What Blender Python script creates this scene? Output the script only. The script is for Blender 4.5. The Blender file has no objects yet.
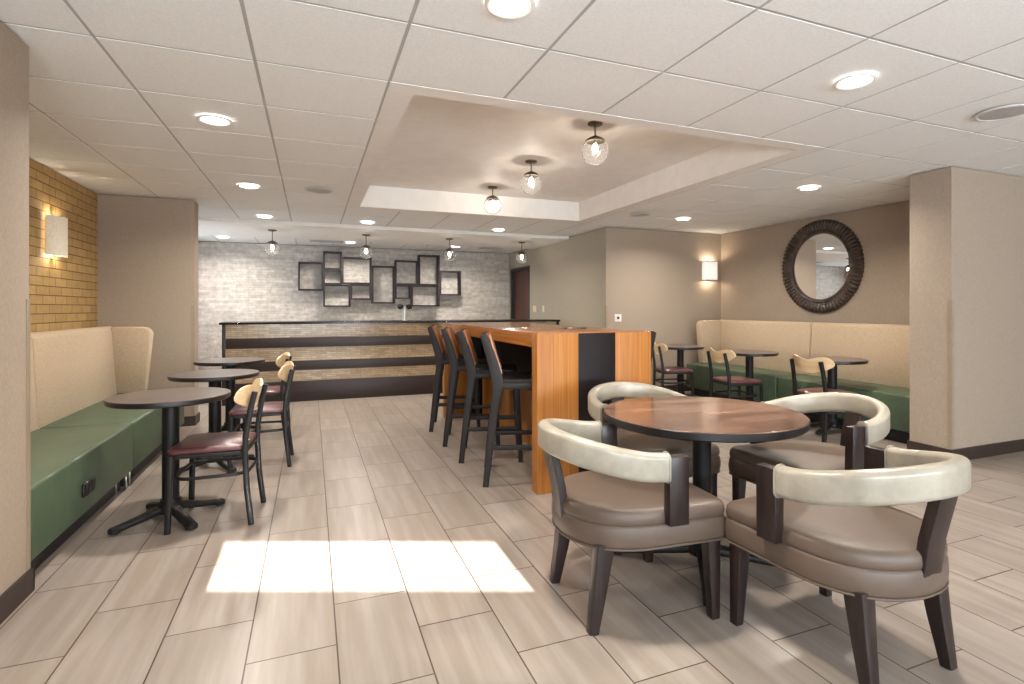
import bpy, bmesh, math, random
from mathutils import Vector, Matrix
random.seed(7)
PI = math.pi
S = bpy.context.scene
COL = S.collection
TH = 0.385283          # camera yaw off the room's depth axis
FW = (math.sin(TH), math.cos(TH)); RT = (math.cos(TH), -math.sin(TH))
H = 2.44               # ceiling height

# ------------------------------------------------------------------ helpers
def tag(o, label=None, cat=None, group=None, kind=None):
    if label: o['label'] = label
    if cat: o['category'] = cat
    if group: o['group'] = group
    if kind: o['kind'] = kind
    return o

def thing(name, label, cat, loc=(0, 0, 0), rz=0.0, group=None):
    o = bpy.data.objects.new(name, None); COL.objects.link(o)
    o.empty_display_size = 0.1
    o.location = loc; o.rotation_euler = (0, 0, rz)
    return tag(o, label, cat, group)

class MB:
    """collects shapes into one mesh"""
    def __init__(s): s.bm = bmesh.new()
    def _join(s, t, mtx=None):
        if mtx is not None: bmesh.ops.transform(t, matrix=mtx, verts=t.verts)
        me = bpy.data.meshes.new('tmp'); t.to_mesh(me); t.free()
        s.bm.from_mesh(me); bpy.data.meshes.remove(me)
    def box(s, x0, x1, y0, y1, z0, z1, bev=0.0, seg=2, mtx=None):
        t = bmesh.new(); bmesh.ops.create_cube(t, size=1)
        for v in t.verts:
            v.co = Vector(((x0 + x1) / 2 + v.co.x * (x1 - x0), (y0 + y1) / 2 + v.co.y * (y1 - y0), (z0 + z1) / 2 + v.co.z * (z1 - z0)))
        if bev > 0:
            bmesh.ops.bevel(t, geom=list(t.edges), offset=bev, segments=seg, profile=0.5, affect='EDGES')
        s._join(t, mtx); return s
    def prism(s, pts, z0, z1, bev=0.0, seg=2, mtx=None, top=None):
        """pts: xy outline, extruded in z; top: optional outline of the top"""
        t = bmesh.new(); n = len(pts); tp = top or pts
        a = [t.verts.new((p[0], p[1], z0)) for p in pts]; b = [t.verts.new((p[0], p[1], z1)) for p in tp]
        t.faces.new(a[::-1]); t.faces.new(b)
        for i in range(n): t.faces.new((a[i], a[(i + 1) % n], b[(i + 1) % n], b[i]))
        bmesh.ops.recalc_face_normals(t, faces=t.faces)
        if bev > 0:
            bmesh.ops.bevel(t, geom=[e for e in t.edges if e.calc_face_angle(0) > 0.6], offset=bev, segments=seg, profile=0.5, affect='EDGES')
        s._join(t, mtx); return s
    def lathe(s, prof, n=32, c=(0, 0), mtx=None, capped=True):
        t = bmesh.new(); rings = []
        for (r, z) in prof:
            if r < 1e-6: rings.append([t.verts.new((c[0], c[1], z))])
            else: rings.append([t.verts.new((c[0] + r * math.cos(2 * PI * i / n), c[1] + r * math.sin(2 * PI * i / n), z)) for i in range(n)])
        for a, b in zip(rings, rings[1:]):
            for i in range(n):
                j = (i + 1) % n
                if len(a) == 1 and len(b) == 1: continue
                if len(a) == 1: t.faces.new((a[0], b[i], b[j]))
                elif len(b) == 1: t.faces.new((a[i], a[j], b[0]))
                else: t.faces.new((a[i], a[j], b[j], b[i]))
        if capped:
            if len(rings[0]) > 1: t.faces.new(rings[0][::-1])
            if len(rings[-1]) > 1: t.faces.new(rings[-1])
        bmesh.ops.recalc_face_normals(t, faces=t.faces)
        s._join(t, mtx); return s
    def sweep(s, path, prof, up=(0, 0, 1), closed=False, scales=None, caps=True, mtx=None):
        """profile (a along side, b along up) carried along path"""
        t = bmesh.new(); P = [Vector(p) for p in path]; n = len(P); U0 = Vector(up); rings = []
        for i, p in enumerate(P):
            if closed: d = P[(i + 1) % n] - P[i - 1]
            else: d = P[min(i + 1, n - 1)] - P[max(i - 1, 0)]
            d.normalize(); sd = d.cross(U0)
            if sd.length < 1e-4: sd = d.cross(Vector((0, 1, 0)))
            sd.normalize(); u = sd.cross(d).normalized()
            k = scales[i] if scales else (1, 1)
            if not isinstance(k, tuple): k = (k, k)
            rings.append([t.verts.new(p + sd * a * k[0] + u * b * k[1]) for a, b in prof])
        m = len(prof)
        for i in range(n if closed else n - 1):
            A, B = rings[i], rings[(i + 1) % n]
            for j in range(m): t.faces.new((A[j], A[(j + 1) % m], B[(j + 1) % m], B[j]))
        if caps and not closed: t.faces.new(rings[0][::-1]); t.faces.new(rings[-1])
        bmesh.ops.recalc_face_normals(t, faces=t.faces)
        s._join(t, mtx); return s
    def build(s, name, mat, parent=None, smooth=True, ang=35, kind=None, label=None):
        me = bpy.data.meshes.new(name); s.bm.to_mesh(me); s.bm.free()
        me.materials.append(mat)
        if smooth:
            me.polygons.foreach_set('use_smooth', [True] * len(me.polygons))
            me.set_sharp_from_angle(angle=math.radians(ang))
        o = bpy.data.objects.new(name, me); COL.objects.link(o)
        if parent: o.parent = parent
        if kind: o['kind'] = kind
        if label: o['label'] = label
        return o

def circ(r, n=12, ry=None): return [(r * math.cos(2 * PI * i / n), (ry or r) * math.sin(2 * PI * i / n)) for i in range(n)]
def rrect(w, h, r, n=4):
    pts = []
    for cx, cy, a0 in ((w / 2 - r, h / 2 - r, 0), (-w / 2 + r, h / 2 - r, 90), (-w / 2 + r, -h / 2 + r, 180), (w / 2 - r, -h / 2 + r, 270)):
        for i in range(n + 1):
            a = math.radians(a0 + 90 * i / n); pts.append((cx + r * math.cos(a), cy + r * math.sin(a)))
    return pts

def copy_tree(o, parent=None):
    c = o.copy(); COL.objects.link(c)
    if parent: c.parent = parent
    for ch in list(o.children): copy_tree(ch, c)
    return c
def place(proto, first, loc, rz, label, group):
    o = proto if first else copy_tree(proto)
    o.location = loc; o.rotation_euler = (0, 0, rz); o['label'] = label; o['group'] = group
    return o

# ------------------------------------------------------------------ materials
def lin(c): return tuple(((v / 255) / 12.92 if v / 255 <= 0.04045 else ((v / 255 + 0.055) / 1.055) ** 2.4) for v in c) + (1,)
class NT:
    def __init__(s, name):
        s.m = bpy.data.materials.new(name); s.m.use_nodes = True; s.t = s.m.node_tree; s.b = s.t.nodes['Principled BSDF']
    def n(s, typ, **kw):
        x = s.t.nodes.new(typ)
        for k, v in kw.items(): setattr(x, k, v)
        return x
    def l(s, a, b): s.t.links.new(a, b)
    def coord(s, scale=(1, 1, 1), loc=(0, 0, 0), rot=(0, 0, 0), out='Object'):
        tc = s.n('ShaderNodeTexCoord'); mp = s.n('ShaderNodeMapping')
        mp.inputs['Scale'].default_value = scale; mp.inputs['Location'].default_value = loc; mp.inputs['Rotation'].default_value = rot
        s.l(tc.outputs[out], mp.inputs['Vector']); return mp.outputs['Vector']
    def noise(s, vec, scale=5, detail=4, rough=0.5, dist=0):
        x = s.n('ShaderNodeTexNoise'); x.inputs['Scale'].default_value = scale; x.inputs['Detail'].default_value = detail
        x.inputs['Roughness'].default_value = rough; x.inputs['Distortion'].default_value = dist
        s.l(vec, x.inputs['Vector']); return x.outputs['Fac']
    def ramp(s, fac, stops):
        r = s.n('ShaderNodeValToRGB'); e = r.color_ramp.elements
        while len(e) < len(stops): e.new(0.5)
        for el, (p, c) in zip(e, stops): el.position = p; el.color = c if len(c) == 4 else lin(c)
        s.l(fac, r.inputs['Fac']); return r.outputs['Color']
    def mix(s, a, b, fac, mode='MIX'):
        x = s.n('ShaderNodeMix', data_type='RGBA', blend_type=mode)
        for v, sock in ((fac, 0), (a, 6), (b, 7)):
            if hasattr(v, 'is_output'): s.l(v, x.inputs[sock])
            else: x.inputs[sock].default_value = v
        return x.outputs[2]
    def bump(s, h, strength=0.2, dist=0.01):
        x = s.n('ShaderNodeBump'); x.inputs['Strength'].default_value = strength; x.inputs['Distance'].default_value = dist
        s.l(h, x.inputs['Height']); s.l(x.outputs['Normal'], s.b.inputs['Normal']); return x
    def base(s, c):
        if hasattr(c, 'is_output'): s.l(c, s.b.inputs['Base Color'])
        else: s.b.inputs['Base Color'].default_value = c
    def set(s, **kw):
        names = {'rough': 'Roughness', 'metal': 'Metallic', 'spec': 'Specular IOR Level', 'coat': 'Coat Weight', 'coatr': 'Coat Roughness', 'emit': 'Emission Strength', 'ecol': 'Emission Color', 'trans': 'Transmission Weight', 'ior': 'IOR', 'alpha': 'Alpha', 'sheen': 'Sheen Weight'}
        for k, v in kw.items():
            if hasattr(v, 'is_output'): s.l(v, s.b.inputs[names[k]])
            else: s.b.inputs[names[k]].default_value = v
        return s

def plain(name, c, rough=0.5, metal=0.0, var=0.06, sc=8, bump=0.0, bs=200, **kw):
    m = NT(name); v = m.coord(); f = m.noise(v, sc, 3)
    a = tuple(int(x * (1 - var)) for x in c); b = tuple(min(255, int(x * (1 + var))) for x in c)
    m.base(m.ramp(f, [(0.3, a), (0.7, b)])); m.set(rough=rough, metal=metal, **kw)
    if bump: m.bump(m.noise(v, bs, 2), bump, 0.002)
    return m.m

def wallpaper(name, c):
    m = NT(name); v = m.coord((260, 260, 40)); v2 = m.coord((60, 60, 420)); big = m.coord((1, 1, 1))
    f = m.noise(v, 1, 2); g = m.noise(v2, 1, 2)
    w = m.mix(f, g, 0.5)
    d = tuple(int(x * 0.93) for x in c); l = tuple(min(255, int(x * 1.05)) for x in c)
    m.base(m.ramp(w, [(0.35, d), (0.65, l)])); m.set(rough=0.75, spec=0.25); m.bump(w, 0.15, 0.001)
    return m.m

def wood(name, dark, light, scale, rough=0.35, coat=0.0, stripes=1.0):
    m = NT(name); v = m.coord(scale); f = m.noise(v, stripes, 5, 0.6, 0.3)
    m.base(m.ramp(f, [(0.3, dark), (0.5, tuple((a + b) // 2 for a, b in zip(dark, light))), (0.7, light)]))
    m.set(rough=rough, coat=coat, coatr=0.15); m.bump(f, 0.05, 0.001)
    return m.m

def brick(name, c1, c2, cm, bw, rh, mort, scale_axes, rough=0.8, bumpd=0.006, offset=0.5, noise_sc=14, noise_mix=0.35, loc=(0, 0, 0), smooth=0.1):
    """scale_axes: which local axes give brick length and row height, e.g. 'yz'"""
    m = NT(name); tc = m.n('ShaderNodeTexCoord'); sp = m.n('ShaderNodeSeparateXYZ'); cb = m.n('ShaderNodeCombineXYZ')
    m.l(tc.outputs['Object'], sp.inputs[0])
    for i, a in enumerate(scale_axes):
        ad = m.n('ShaderNodeMath', operation='ADD'); m.l(sp.outputs['xyz'.index(a)], ad.inputs[0]); ad.inputs[1].default_value = loc[i]
        m.l(ad.outputs[0], cb.inputs[i])
    b = m.n('ShaderNodeTexBrick'); b.offset = offset; m.l(cb.outputs[0], b.inputs['Vector'])
    for k, v in (('Color1', lin(c1)), ('Color2', lin(c2)), ('Mortar', lin(cm)), ('Scale', 1.0), ('Mortar Size', mort), ('Mortar Smooth', smooth), ('Bias', 0.0), ('Brick Width', bw), ('Row Height', rh)):
        b.inputs[k].default_value = v
    f = m.noise(cb.outputs[0], noise_sc, 4, 0.6)
    col = m.mix(b.outputs['Color'], m.ramp(f, [(0.3, (110, 105, 100)), (0.7, (255, 255, 255))]), noise_mix, 'MULTIPLY')
    m.base(col); m.set(rough=rough)
    inv = m.n('ShaderNodeMath', operation='SUBTRACT'); inv.inputs[0].default_value = 1.0; m.l(b.outputs['Fac'], inv.inputs[1])
    ad = m.n('ShaderNodeMath', operation='MULTIPLY_ADD'); m.l(f, ad.inputs[0]); ad.inputs[1].default_value = 0.5; m.l(inv.outputs[0], ad.inputs[2])
    m.bump(ad.outputs[0], 0.8, bumpd)
    return m, b

M = {}
WALLC = (164, 149, 133)
M['wall'] = wallpaper('woven_taupe_wallpaper', WALLC)
M['cream_wall'] = wallpaper('woven_cream_wallpaper', (171, 163, 147))
M['white'] = plain('white_paint', (236, 232, 226), 0.6, var=0.015)
def m_tile():
    m = NT('acoustic_tile'); v = m.coord()
    f = m.noise(v, 90, 3, 0.7); m.base(m.ramp(f, [(0.3, (230, 230, 228)), (0.65, (241, 241, 239))])); m.set(rough=0.95, spec=0.1); m.bump(f, 0.12, 0.001); return m.m
M['tile'] = m_tile()
M['grid'] = plain('ceiling_grid_metal', (176, 174, 171), 0.5, var=0.01)
M['base'] = plain('dark_baseboard', (52, 40, 35), 0.5, var=0.1)
M['guard'] = plain('corner_guard_vinyl', (150, 135, 114), 0.4, var=0.03)
M['brick'] = brick('yellow_brick', (196, 163, 108), (182, 148, 94), (116, 90, 54), 0.235, 0.0765, 0.0038, 'yz', 0.75, 0.006, noise_mix=0.22)[0].m

def m_stone():
    m, b = brick('whitewashed_ledger_stone', (222, 217, 209), (200, 192, 181), (176, 168, 158), 0.31, 0.047, 0.0014, 'xz', 0.85, 0.03, 0.37, 11, 0.42, smooth=0.5)
    return m.m
M['stone'] = m_stone()

def m_floor():
    m = NT('porcelain_plank_tile'); tc = m.n('ShaderNodeTexCoord'); sp = m.n('ShaderNodeSeparateXYZ'); cb = m.n('ShaderNodeCombineXYZ')
    m.l(tc.outputs['Object'], sp.inputs[0])
    for i, (a, off) in enumerate((('Y', -1.89 + 0.3015 + 60.3), ('X', -0.09 + 30.8))):
        ad = m.n('ShaderNodeMath', operation='ADD'); m.l(sp.outputs[a], ad.inputs[0]); ad.inputs[1].default_value = off; m.l(ad.outputs[0], cb.inputs[i])
    b = m.n('ShaderNodeTexBrick'); b.offset = 0.5; m.l(cb.outputs[0], b.inputs['Vector'])
    for k, v in (('Color1', (0, 0, 0, 1)), ('Color2', (1, 1, 1, 1)), ('Mortar', (0.5, 0.5, 0.5, 1)), ('Scale', 1.0), ('Mortar Size', 0.0028), ('Mortar Smooth', 0.0), ('Bias', 0.0), ('Brick Width', 0.603), ('Row Height', 0.308)):
        b.inputs[k].default_value = v
    # veins along the plank, shifted per tile
    sh = m.n('ShaderNodeVectorMath', operation='MULTIPLY_ADD'); m.l(b.outputs['Color'], sh.inputs[0]); sh.inputs[1].default_value = (7, 7, 7); m.l(cb.outputs[0], sh.inputs[2])
    mp = m.n('ShaderNodeMapping'); mp.inputs['Scale'].default_value = (1.0, 14, 1); m.l(sh.outputs[0], mp.inputs['Vector'])
    f = m.noise(mp.outputs[0], 1.2, 4, 0.55, 0.0)
    vein = m.ramp(f, [(0.22, (146, 132, 121)), (0.45, (154, 142, 131)), (0.6, (163, 152, 143)), (0.8, (172, 163, 155))])
    tone = m.ramp(b.outputs['Color'], [(0, (240, 239, 238)), (1, (255, 255, 255))])
    c = m.mix(vein, tone, 1.0, 'MULTIPLY'); c = m.mix(c, lin((70, 55, 46)), b.outputs['Fac'])
    m.base(c); m.set(rough=0.3, spec=0.45)
    inv = m.n('ShaderNodeMath', operation='SUBTRACT'); inv.inputs[0].default_value = 1.0; m.l(b.outputs['Fac'], inv.inputs[1])
    m.bump(inv.outputs[0], 0.35, 0.001)
    return m.m
M['floor'] = m_floor()

M['green'] = plain('green_vinyl', (74, 91, 70), 0.42, var=0.06, bump=0.15, bs=350)
def weave(name, c1, c2):
    m = NT(name); f = m.mix(m.noise(m.coord((40, 40, 400)), 1, 2), m.noise(m.coord((300, 300, 60)), 1, 2), 0.45)
    m.base(m.ramp(f, [(0.35, c1), (0.65, c2)])); m.set(rough=0.8, spec=0.2, sheen=0.1); m.bump(f, 0.3, 0.0015); return m.m
M['weave'] = weave('tan_woven_upholstery', (168, 147, 121), (192, 172, 147))
M['taupe'] = plain('taupe_vinyl', (94, 79, 68), 0.46, var=0.04, bump=0.12, bs=300)
def m_pearl():
    m = NT('pearl_cream_vinyl'); v = m.coord(); f = m.noise(v, 9, 4, 0.6); g = m.noise(v, 260, 2)
    m.base(m.ramp(f, [(0.3, (148, 141, 127)), (0.7, (174, 167, 152))])); m.set(rough=0.3, spec=0.5, metal=0.1); m.bump(g, 0.12, 0.002); return m.m
M['pearl'] = m_pearl()
M['darkwood'] = wood('espresso_wood', (24, 15, 14), (44, 30, 27), (30, 30, 3), 0.36, 0.1)
M['burg'] = plain('burgundy_vinyl', (86, 50, 52), 0.3, var=0.1, bump=0.08, bs=250)
M['black'] = plain('black_powdercoat', (26, 24, 24), 0.45, var=0.05, spec=0.3, bump=0.05, bs=300)
M['maple'] = wood('maple_plywood', (218, 184, 138), (238, 212, 172), (3, 30, 30), 0.35, 0.2)
M['cafetop'] = wood('walnut_laminate', (76, 66, 63), (104, 93, 89), (4, 40, 4), 0.28, 0.0)
M['edge'] = plain('black_edge_band', (22, 20, 20), 0.35, var=0.04)
def m_round():
    m = NT('polished_walnut_planks'); tc = m.n('ShaderNodeTexCoord'); mp = m.n('ShaderNodeMapping'); mp.inputs['Rotation'].default_value = (0, 0, 0.1); m.l(tc.outputs['Object'], mp.inputs[0])
    b = m.n('ShaderNodeTexBrick'); b.offset = 0.35
    for k, v in (('Color1', lin((162, 130, 112))), ('Color2', lin((112, 86, 74))), ('Mortar', lin((78, 58, 50))), ('Scale', 1.0), ('Mortar Size', 0.0008), ('Brick Width', 0.55), ('Row Height', 0.09)): b.inputs[k].default_value = v
    m.l(mp.outputs[0], b.inputs['Vector'])
    m2 = m.n('ShaderNodeMapping'); m2.inputs['Scale'].default_value = (6, 55, 1); m.l(mp.outputs[0], m2.inputs[0])
    f = m.noise(m2.outputs[0], 1, 5, 0.65, 0.4)
    m.base(m.mix(b.outputs['Color'], m.ramp(f, [(0.32, (122, 108, 100)), (0.68, (255, 246, 240))]), 0.85, 'MULTIPLY')); m.set(rough=0.16, spec=0.5); return m.m
M['roundtop'] = m_round()
M['orange'] = wood('orange_zebra_veneer', (146, 88, 30), (186, 124, 54), (70, 70, 1.2), 0.5, 0.0)
M['orange_top'] = wood('orange_zebra_veneer_top', (150, 90, 36), (184, 122, 58), (70, 1.2, 70), 0.2, 0.4)
M['barblack'] = plain('black_laminate', (26, 20, 21), 0.5, spec=0.2, var=0.06)
M['stoolgrey'] = plain('graphite_frame', (38, 34, 34), 0.5, var=0.05, spec=0.3)
M['stoolwood'] = wood('stool_back_veneer', (150, 92, 58), (186, 126, 84), (40, 40, 4), 0.35, 0.2)
M['stoolseat'] = plain('black_stool_seat', (16, 14, 14), 0.5, var=0.08, spec=0.3)
M['counterdark'] = wood('counter_espresso', (34, 24, 22), (50, 37, 34), (2, 30, 30), 0.45)
M['countertile'] = brick('linear_mosaic_tile', (214, 194, 164), (184, 162, 132), (150, 130, 106), 0.13, 0.0265, 0.0018, 'xz', 0.18, 0.002, noise_mix=0.25)[0].m
M['cblack'] = plain('black_countertop', (26, 24, 24), 0.22, var=0.04)
M['chrome'] = plain('brushed_nickel', (190, 186, 180), 0.28, 1.0, var=0.03)
M['bronze'] = plain('pewter_cap', (120, 106, 90), 0.32, 1.0, var=0.04)
M['door'] = wood('reddish_brown_door', (66, 36, 29), (92, 52, 42), (20, 20, 2), 0.35)
M['doorframe'] = plain('dark_door_frame', (38, 34, 33), 0.4)
M['plate'] = plain('white_plate', (232, 228, 220), 0.35, var=0.01)
M['almond'] = plain('almond_plate', (214, 202, 166), 0.35, var=0.01)
M['slot'] = plain('dark_slot', (24, 22, 22), 0.5)
M['rim'] = plain('speaker_rim', (206, 204, 200), 0.5, var=0.01)
M['speaker'] = plain('speaker_grille', (176, 172, 170), 0.6, var=0.05, bump=0.4, bs=500)
M['mirrorframe'] = wood('carved_driftwood_frame', (44, 34, 28), (88, 71, 59), (14, 14, 14), 0.42)
m_ = NT('mirror_glass'); m_.base((0.92, 0.92, 0.92, 1)); m_.set(metal=1.0, rough=0.01); M['mirror'] = m_.m
def emis(name, col, st):
    m = NT(name); m.base((0.9, 0.9, 0.9, 1)); m.set(ecol=col, emit=st, rough=0.6); return m.m
M['lens'] = emis('downlight_lens', (1, 0.95, 0.88, 1), 9.0)
M['bulb'] = emis('glowing_bulb', (1, 0.9, 0.78, 1), 14.0)
def m_glass():
    m = bpy.data.materials.new('clear_globe_glass'); m.use_nodes = True; t = m.node_tree; t.nodes.remove(t.nodes['Principled BSDF'])
    out = t.nodes['Material Output']; tr = t.nodes.new('ShaderNodeBsdfTransparent'); gl = t.nodes.new('ShaderNodeBsdfGlossy'); gl.inputs['Roughness'].default_value = 0.03
    tr.inputs['Color'].default_value = (0.995, 0.995, 0.995, 1)
    lw = t.nodes.new('ShaderNodeLayerWeight'); lw.inputs['Blend'].default_value = 0.05; mx = t.nodes.new('ShaderNodeMixShader')
    ns = t.nodes.new('ShaderNodeTexNoise'); ns.inputs['Scale'].default_value = 9; ad = t.nodes.new('ShaderNodeMath'); ad.operation = 'MULTIPLY_ADD'; ad.inputs[1].default_value = 0.03
    t.links.new(ns.outputs['Fac'], ad.inputs[0]); t.links.new(lw.outputs['Fresnel'], ad.inputs[2])
    t.links.new(ad.outputs[0], mx.inputs[0]); t.links.new(tr.outputs[0], mx.inputs[1]); t.links.new(gl.outputs[0], mx.inputs[2]); 
    tl = t.nodes.new('ShaderNodeBsdfTranslucent'); df = t.nodes.new('ShaderNodeBsdfDiffuse'); m2 = t.nodes.new('ShaderNodeMixShader'); m3 = t.nodes.new('ShaderNodeMixShader')
    m2.inputs[0].default_value = .5; t.links.new(tl.outputs[0], m2.inputs[1]); t.links.new(df.outputs[0], m2.inputs[2])
    m3.inputs[0].default_value = .03; t.links.new(mx.outputs[0], m3.inputs[1]); t.links.new(m2.outputs[0], m3.inputs[2]); t.links.new(m3.outputs[0], out.inputs[0]); return m
M['glass'] = m_glass()
def m_shade():
    m = NT('linen_sconce_shade'); f = m.noise(m.coord((200, 200, 40)), 1, 3)
    m.base(m.ramp(f, [(0.3, (214, 203, 180)), (0.7, (240, 232, 214))])); m.set(rough=0.8, ecol=(1.0, 0.86, 0.66, 1), emit=0.12); return m.m
M['shade'] = m_shade()
m_ = NT('frosted_sconce_lens'); m_.base((0.95, 0.93, 0.9, 1)); m_.set(rough=0.5, ecol=(1.0, 0.93, 0.82, 1), emit=0.45); M['shade2'] = m_.m
M['ext'] = plain('roller_shade', (236, 236, 234), 0.9, var=0.01)

# ------------------------------------------------------------------ the room
def struct(name, mb, mat, smooth=False, parent=None, label=None):
    o = mb.build(name, mat, parent, smooth); o['kind'] = 'structure'
    if label: o['label'] = label
    return o
XL, XR, YB = -2.03, 6.01, 11.06
def rearY(x, d=2.62): a = (x + FW[0] * d) / RT[0]; return -FW[1] * d + RT[1] * a
struct('floor', MB().prism([(-2.25, rearY(-2.25)), (8.3, rearY(8.3)), (8.3, 11.4), (-2.25, 11.4)], -0.1, 0.0), M['floor'], label='pale wood-look porcelain tile floor in offset planks')
# ceiling: plenum slab with the tray opening, metal grid backing, and drop tiles
TX0, TX1, TY0, TY1 = 0.52, 3.35, 3.03, 6.61; FX0, FX1, FY0, FY1 = 0.377, 3.50, 2.91, 6.76
def frame_slab(mb, ax0, ax1, ay0, ay1, bx0, bx1, by0, by1, z0, z1):
    mb.box(ax0, bx0, ay0, ay1, z0, z1); mb.box(bx1, ax1, ay0, ay1, z0, z1); mb.box(bx0, bx1, ay0, by0, z0, z1); mb.box(bx0, bx1, by1, ay1, z0, z1); return mb
c = frame_slab(MB().prism([(-2.25, rearY(-2.25)), (8.3, rearY(8.3)), (8.3, 1.2), (-2.25, 1.2)], H + 0.010, H + 0.06), -2.25, 8.3, 1.2, 11.4, TX0 - .02, TX1 + .02, TY0 - .02, TY1 + .02, H + 0.010, H + 0.06)
struct('ceiling', c, M['grid'], label='white suspended tile ceiling with a recessed tray')
tm = MB(); P = 0.626; g0x, g0y = -0.249, 2.91
def tiles(mb, X0, X1, Y0, Y1):
    i0 = int(math.floor((X0 - g0x) / P)); j0 = int(math.floor((Y0 - g0y) / P))
    for i in range(i0, i0 + 40):
        for j in range(j0, j0 + 40):
            x0, x1 = max(X0, g0x + i * P) , min(X1, g0x + (i + 1) * P); y0, y1 = max(Y0, g0y + j * P), min(Y1, g0y + (j + 1) * P)
            if x1 - x0 < 0.04 or y1 - y0 < 0.04 or y0 < rearY((x0 + x1) / 2, 2.0): continue
            cx, cy = (x0 + x1) / 2, (y0 + y1) / 2
            if FX0 - .01 < cx < FX1 + .01 and FY0 - .01 < cy < FY1 + .01:
                continue
            if x0 < FX1 and x1 > FX1 and FY0 < cy < FY1: x0 = FX1
            if y0 < FY1 and y1 > FY1 and FX0 < cx < FX1: y0 = FY1
            g = 0.0075
            a = [(x0 + g, y0 + g), (x1 - g, y0 + g), (x1 - g, y1 - g), (x0 + g, y1 - g)]
            k = 0.001
            b = [(x0 + g + k, y0 + g + k), (x1 - g - k, y0 + g + k), (x1 - g - k, y1 - g - k), (x0 + g + k, y1 - g - k)]
            mb.prism(b, H + 0.0082, H + 0.0105, top=a)
tiles(tm, -2.05, 8.0, -6.0, 8.11); tiles(tm, -2.05, 3.95, 9.72, 11.05)
struct('ceiling_tiles', tm, M['tile'], label='white acoustic drop ceiling tiles')
# tray
t = frame_slab(MB(), FX0 + .004, FX1 - .004, FY0 + .004, FY1 - .004, TX0, TX1, TY0, TY1, H + 0.006, H + 0.011)
struct('trim_tray_frame', t, M['white'])
t = MB().box(TX0 - .1, TX1 + .1, TY0 - .1, TY1 + .1, 2.70, 2.75)
t.box(TX0 - .02, TX0, TY0 - .02, TY1 + .02, H + .01, 2.705); t.box(TX1, TX1 + .02, TY0 - .02, TY1 + .02, H + .01, 2.705)
t.box(TX0, TX1, TY0 - .02, TY0, H + .01, 2.705); t.box(TX0, TX1, TY1, TY1 + .02, H + .01, 2.705)
struct('ceiling_tray', t, M['white'], label='white recessed tray in the ceiling over the high table')
# gypsum soffit before the servery
struct('ceiling_soffit', MB().box(-2.03, 3.93, 8.11, 9.72, 2.40, H + .02), M['white'], label='smooth white soffit band carrying four pendants')

# walls
struct('wall_left', MB().box(-2.25, XL, 2.6, 7.0, 0, H), M['brick'], label='yellow brick wall behind the left booth')
struct('wall_left_servery', MB().box(-2.25, XL, 7.0, 8.3, 0, H).box(-2.25, XL, 8.3, 10.6, 0, 0.95).box(-2.25, XL, 8.3, 10.6, 2.2, H).box(-2.25, XL, 10.6, YB, 0, H), M['wall'])
struct('wall_near_left', MB().box(-2.25, -1.17, 1.2, 3.115, 0, H), M['wall'], label='taupe wall end at the left edge of the photo')
struct('wall_far_left', MB().box(XL, -1.175, 6.87, 7.10, 0, H), M['wall'], label='taupe partition at the end of the left booth')
struct('wall_rear_left', MB().box(-2.25, XL, -3, 1.2, 0, H), M['wall'])
struct('wall_back', MB().box(-2.25, 4.1, YB, YB + .25, 0, H), M['stone'], label='whitewashed ledger stone wall behind the counter')
DY0, DY1, DZ = 9.86, 10.93, 2.10
struct('wall_servery_right', MB().box(3.93, 4.12, 7.1, DY0, 0, H).box(3.93, 3.932, 6.9, 7.1, 0, H).box(3.93, 4.12, DY1, YB, 0, H).box(3.93, 4.12, DY0, DY1, DZ, H), M['cream_wall'], label='cream wall right of the counter')
struct('wall_far_right', MB().box(3.932, XR, 6.9, 7.1, 0, H), M['wall'], label='taupe wall with the frosted sconce')
struct('wall_right', MB().box(XR, 6.25, 3.22, 7.1, 0, H), M['wall'], label='taupe wall with the round mirror')
struct('wall_pillar_right', MB().box(4.89, 8.1, 2.88, 3.22, 0, H), M['wall'], label='taupe pillar and wall at the right edge of the photo')
struct('wall_rear_right', MB().box(8.0, 8.2, -6.4, 2.88, 0, H), M['wall'])
# unseen wall behind the viewer, slanted to set the sun patch's edges (faces the room along the view direction)
DB = 2.5
def rear(a0, a1, z0, z1, th=0.12, off=0.0, mb=None):
    mb = mb or MB(); pts = []
    for a, d in ((a0, DB + off), (a1, DB + off), (a1, DB + off + th), (a0, DB + off + th)):
        pts.append((-FW[0] * d + RT[0] * a, -FW[1] * d + RT[1] * a))
    return mb.prism(pts, z0, z1)
def lim(x, d=DB): return (x + FW[0] * d) / RT[0]
# unseen slot, shaped so the low sun lands on one strip of floor
def tz(a):   # y of wall at that a
    return -FW[1] * DB + RT[1] * a
sa0, sa1 = lim(-0.436), lim(.97)
tanE = 2.20 / (3.385 - tz(sa0)); SZ1 = 2.20; SZ0 = tanE * (2.83 - tz(sa0)); SZ1 += .13 * tanE
w = MB()
win = [(-0.6, 1.9), (2.3, 4.8), (5.2, 7.7)]
xs = sorted([-1.5] + [v for ab in win for v in ab] + [10.0])
rear(-1.5, 10.0, 0, 0.7, mb=w); 
prev = -1.5
for a, b in win: rear(prev, a, 0.7, 1.85, mb=w); prev = b
rear(prev, 10.0, 0.7, 1.85, mb=w)
rear(-1.5, 10.0, 1.85, SZ0, mb=w); rear(-1.5, sa0, SZ0, SZ1, mb=w); rear(sa1, 10.0, SZ0, SZ1, mb=w); rear(-1.5, 10.0, SZ1, H, mb=w)
struct('wall_rear', w, M['wall'])
for k, (a, b) in enumerate(win):   # unseen shades added to keep the sun out of three made-up windows
    w = MB(); rear(a, b, 0.7, 1.85, 0.01, 0.06, w); struct('window_%d' % (k + 3), w, M['ext'])
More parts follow.
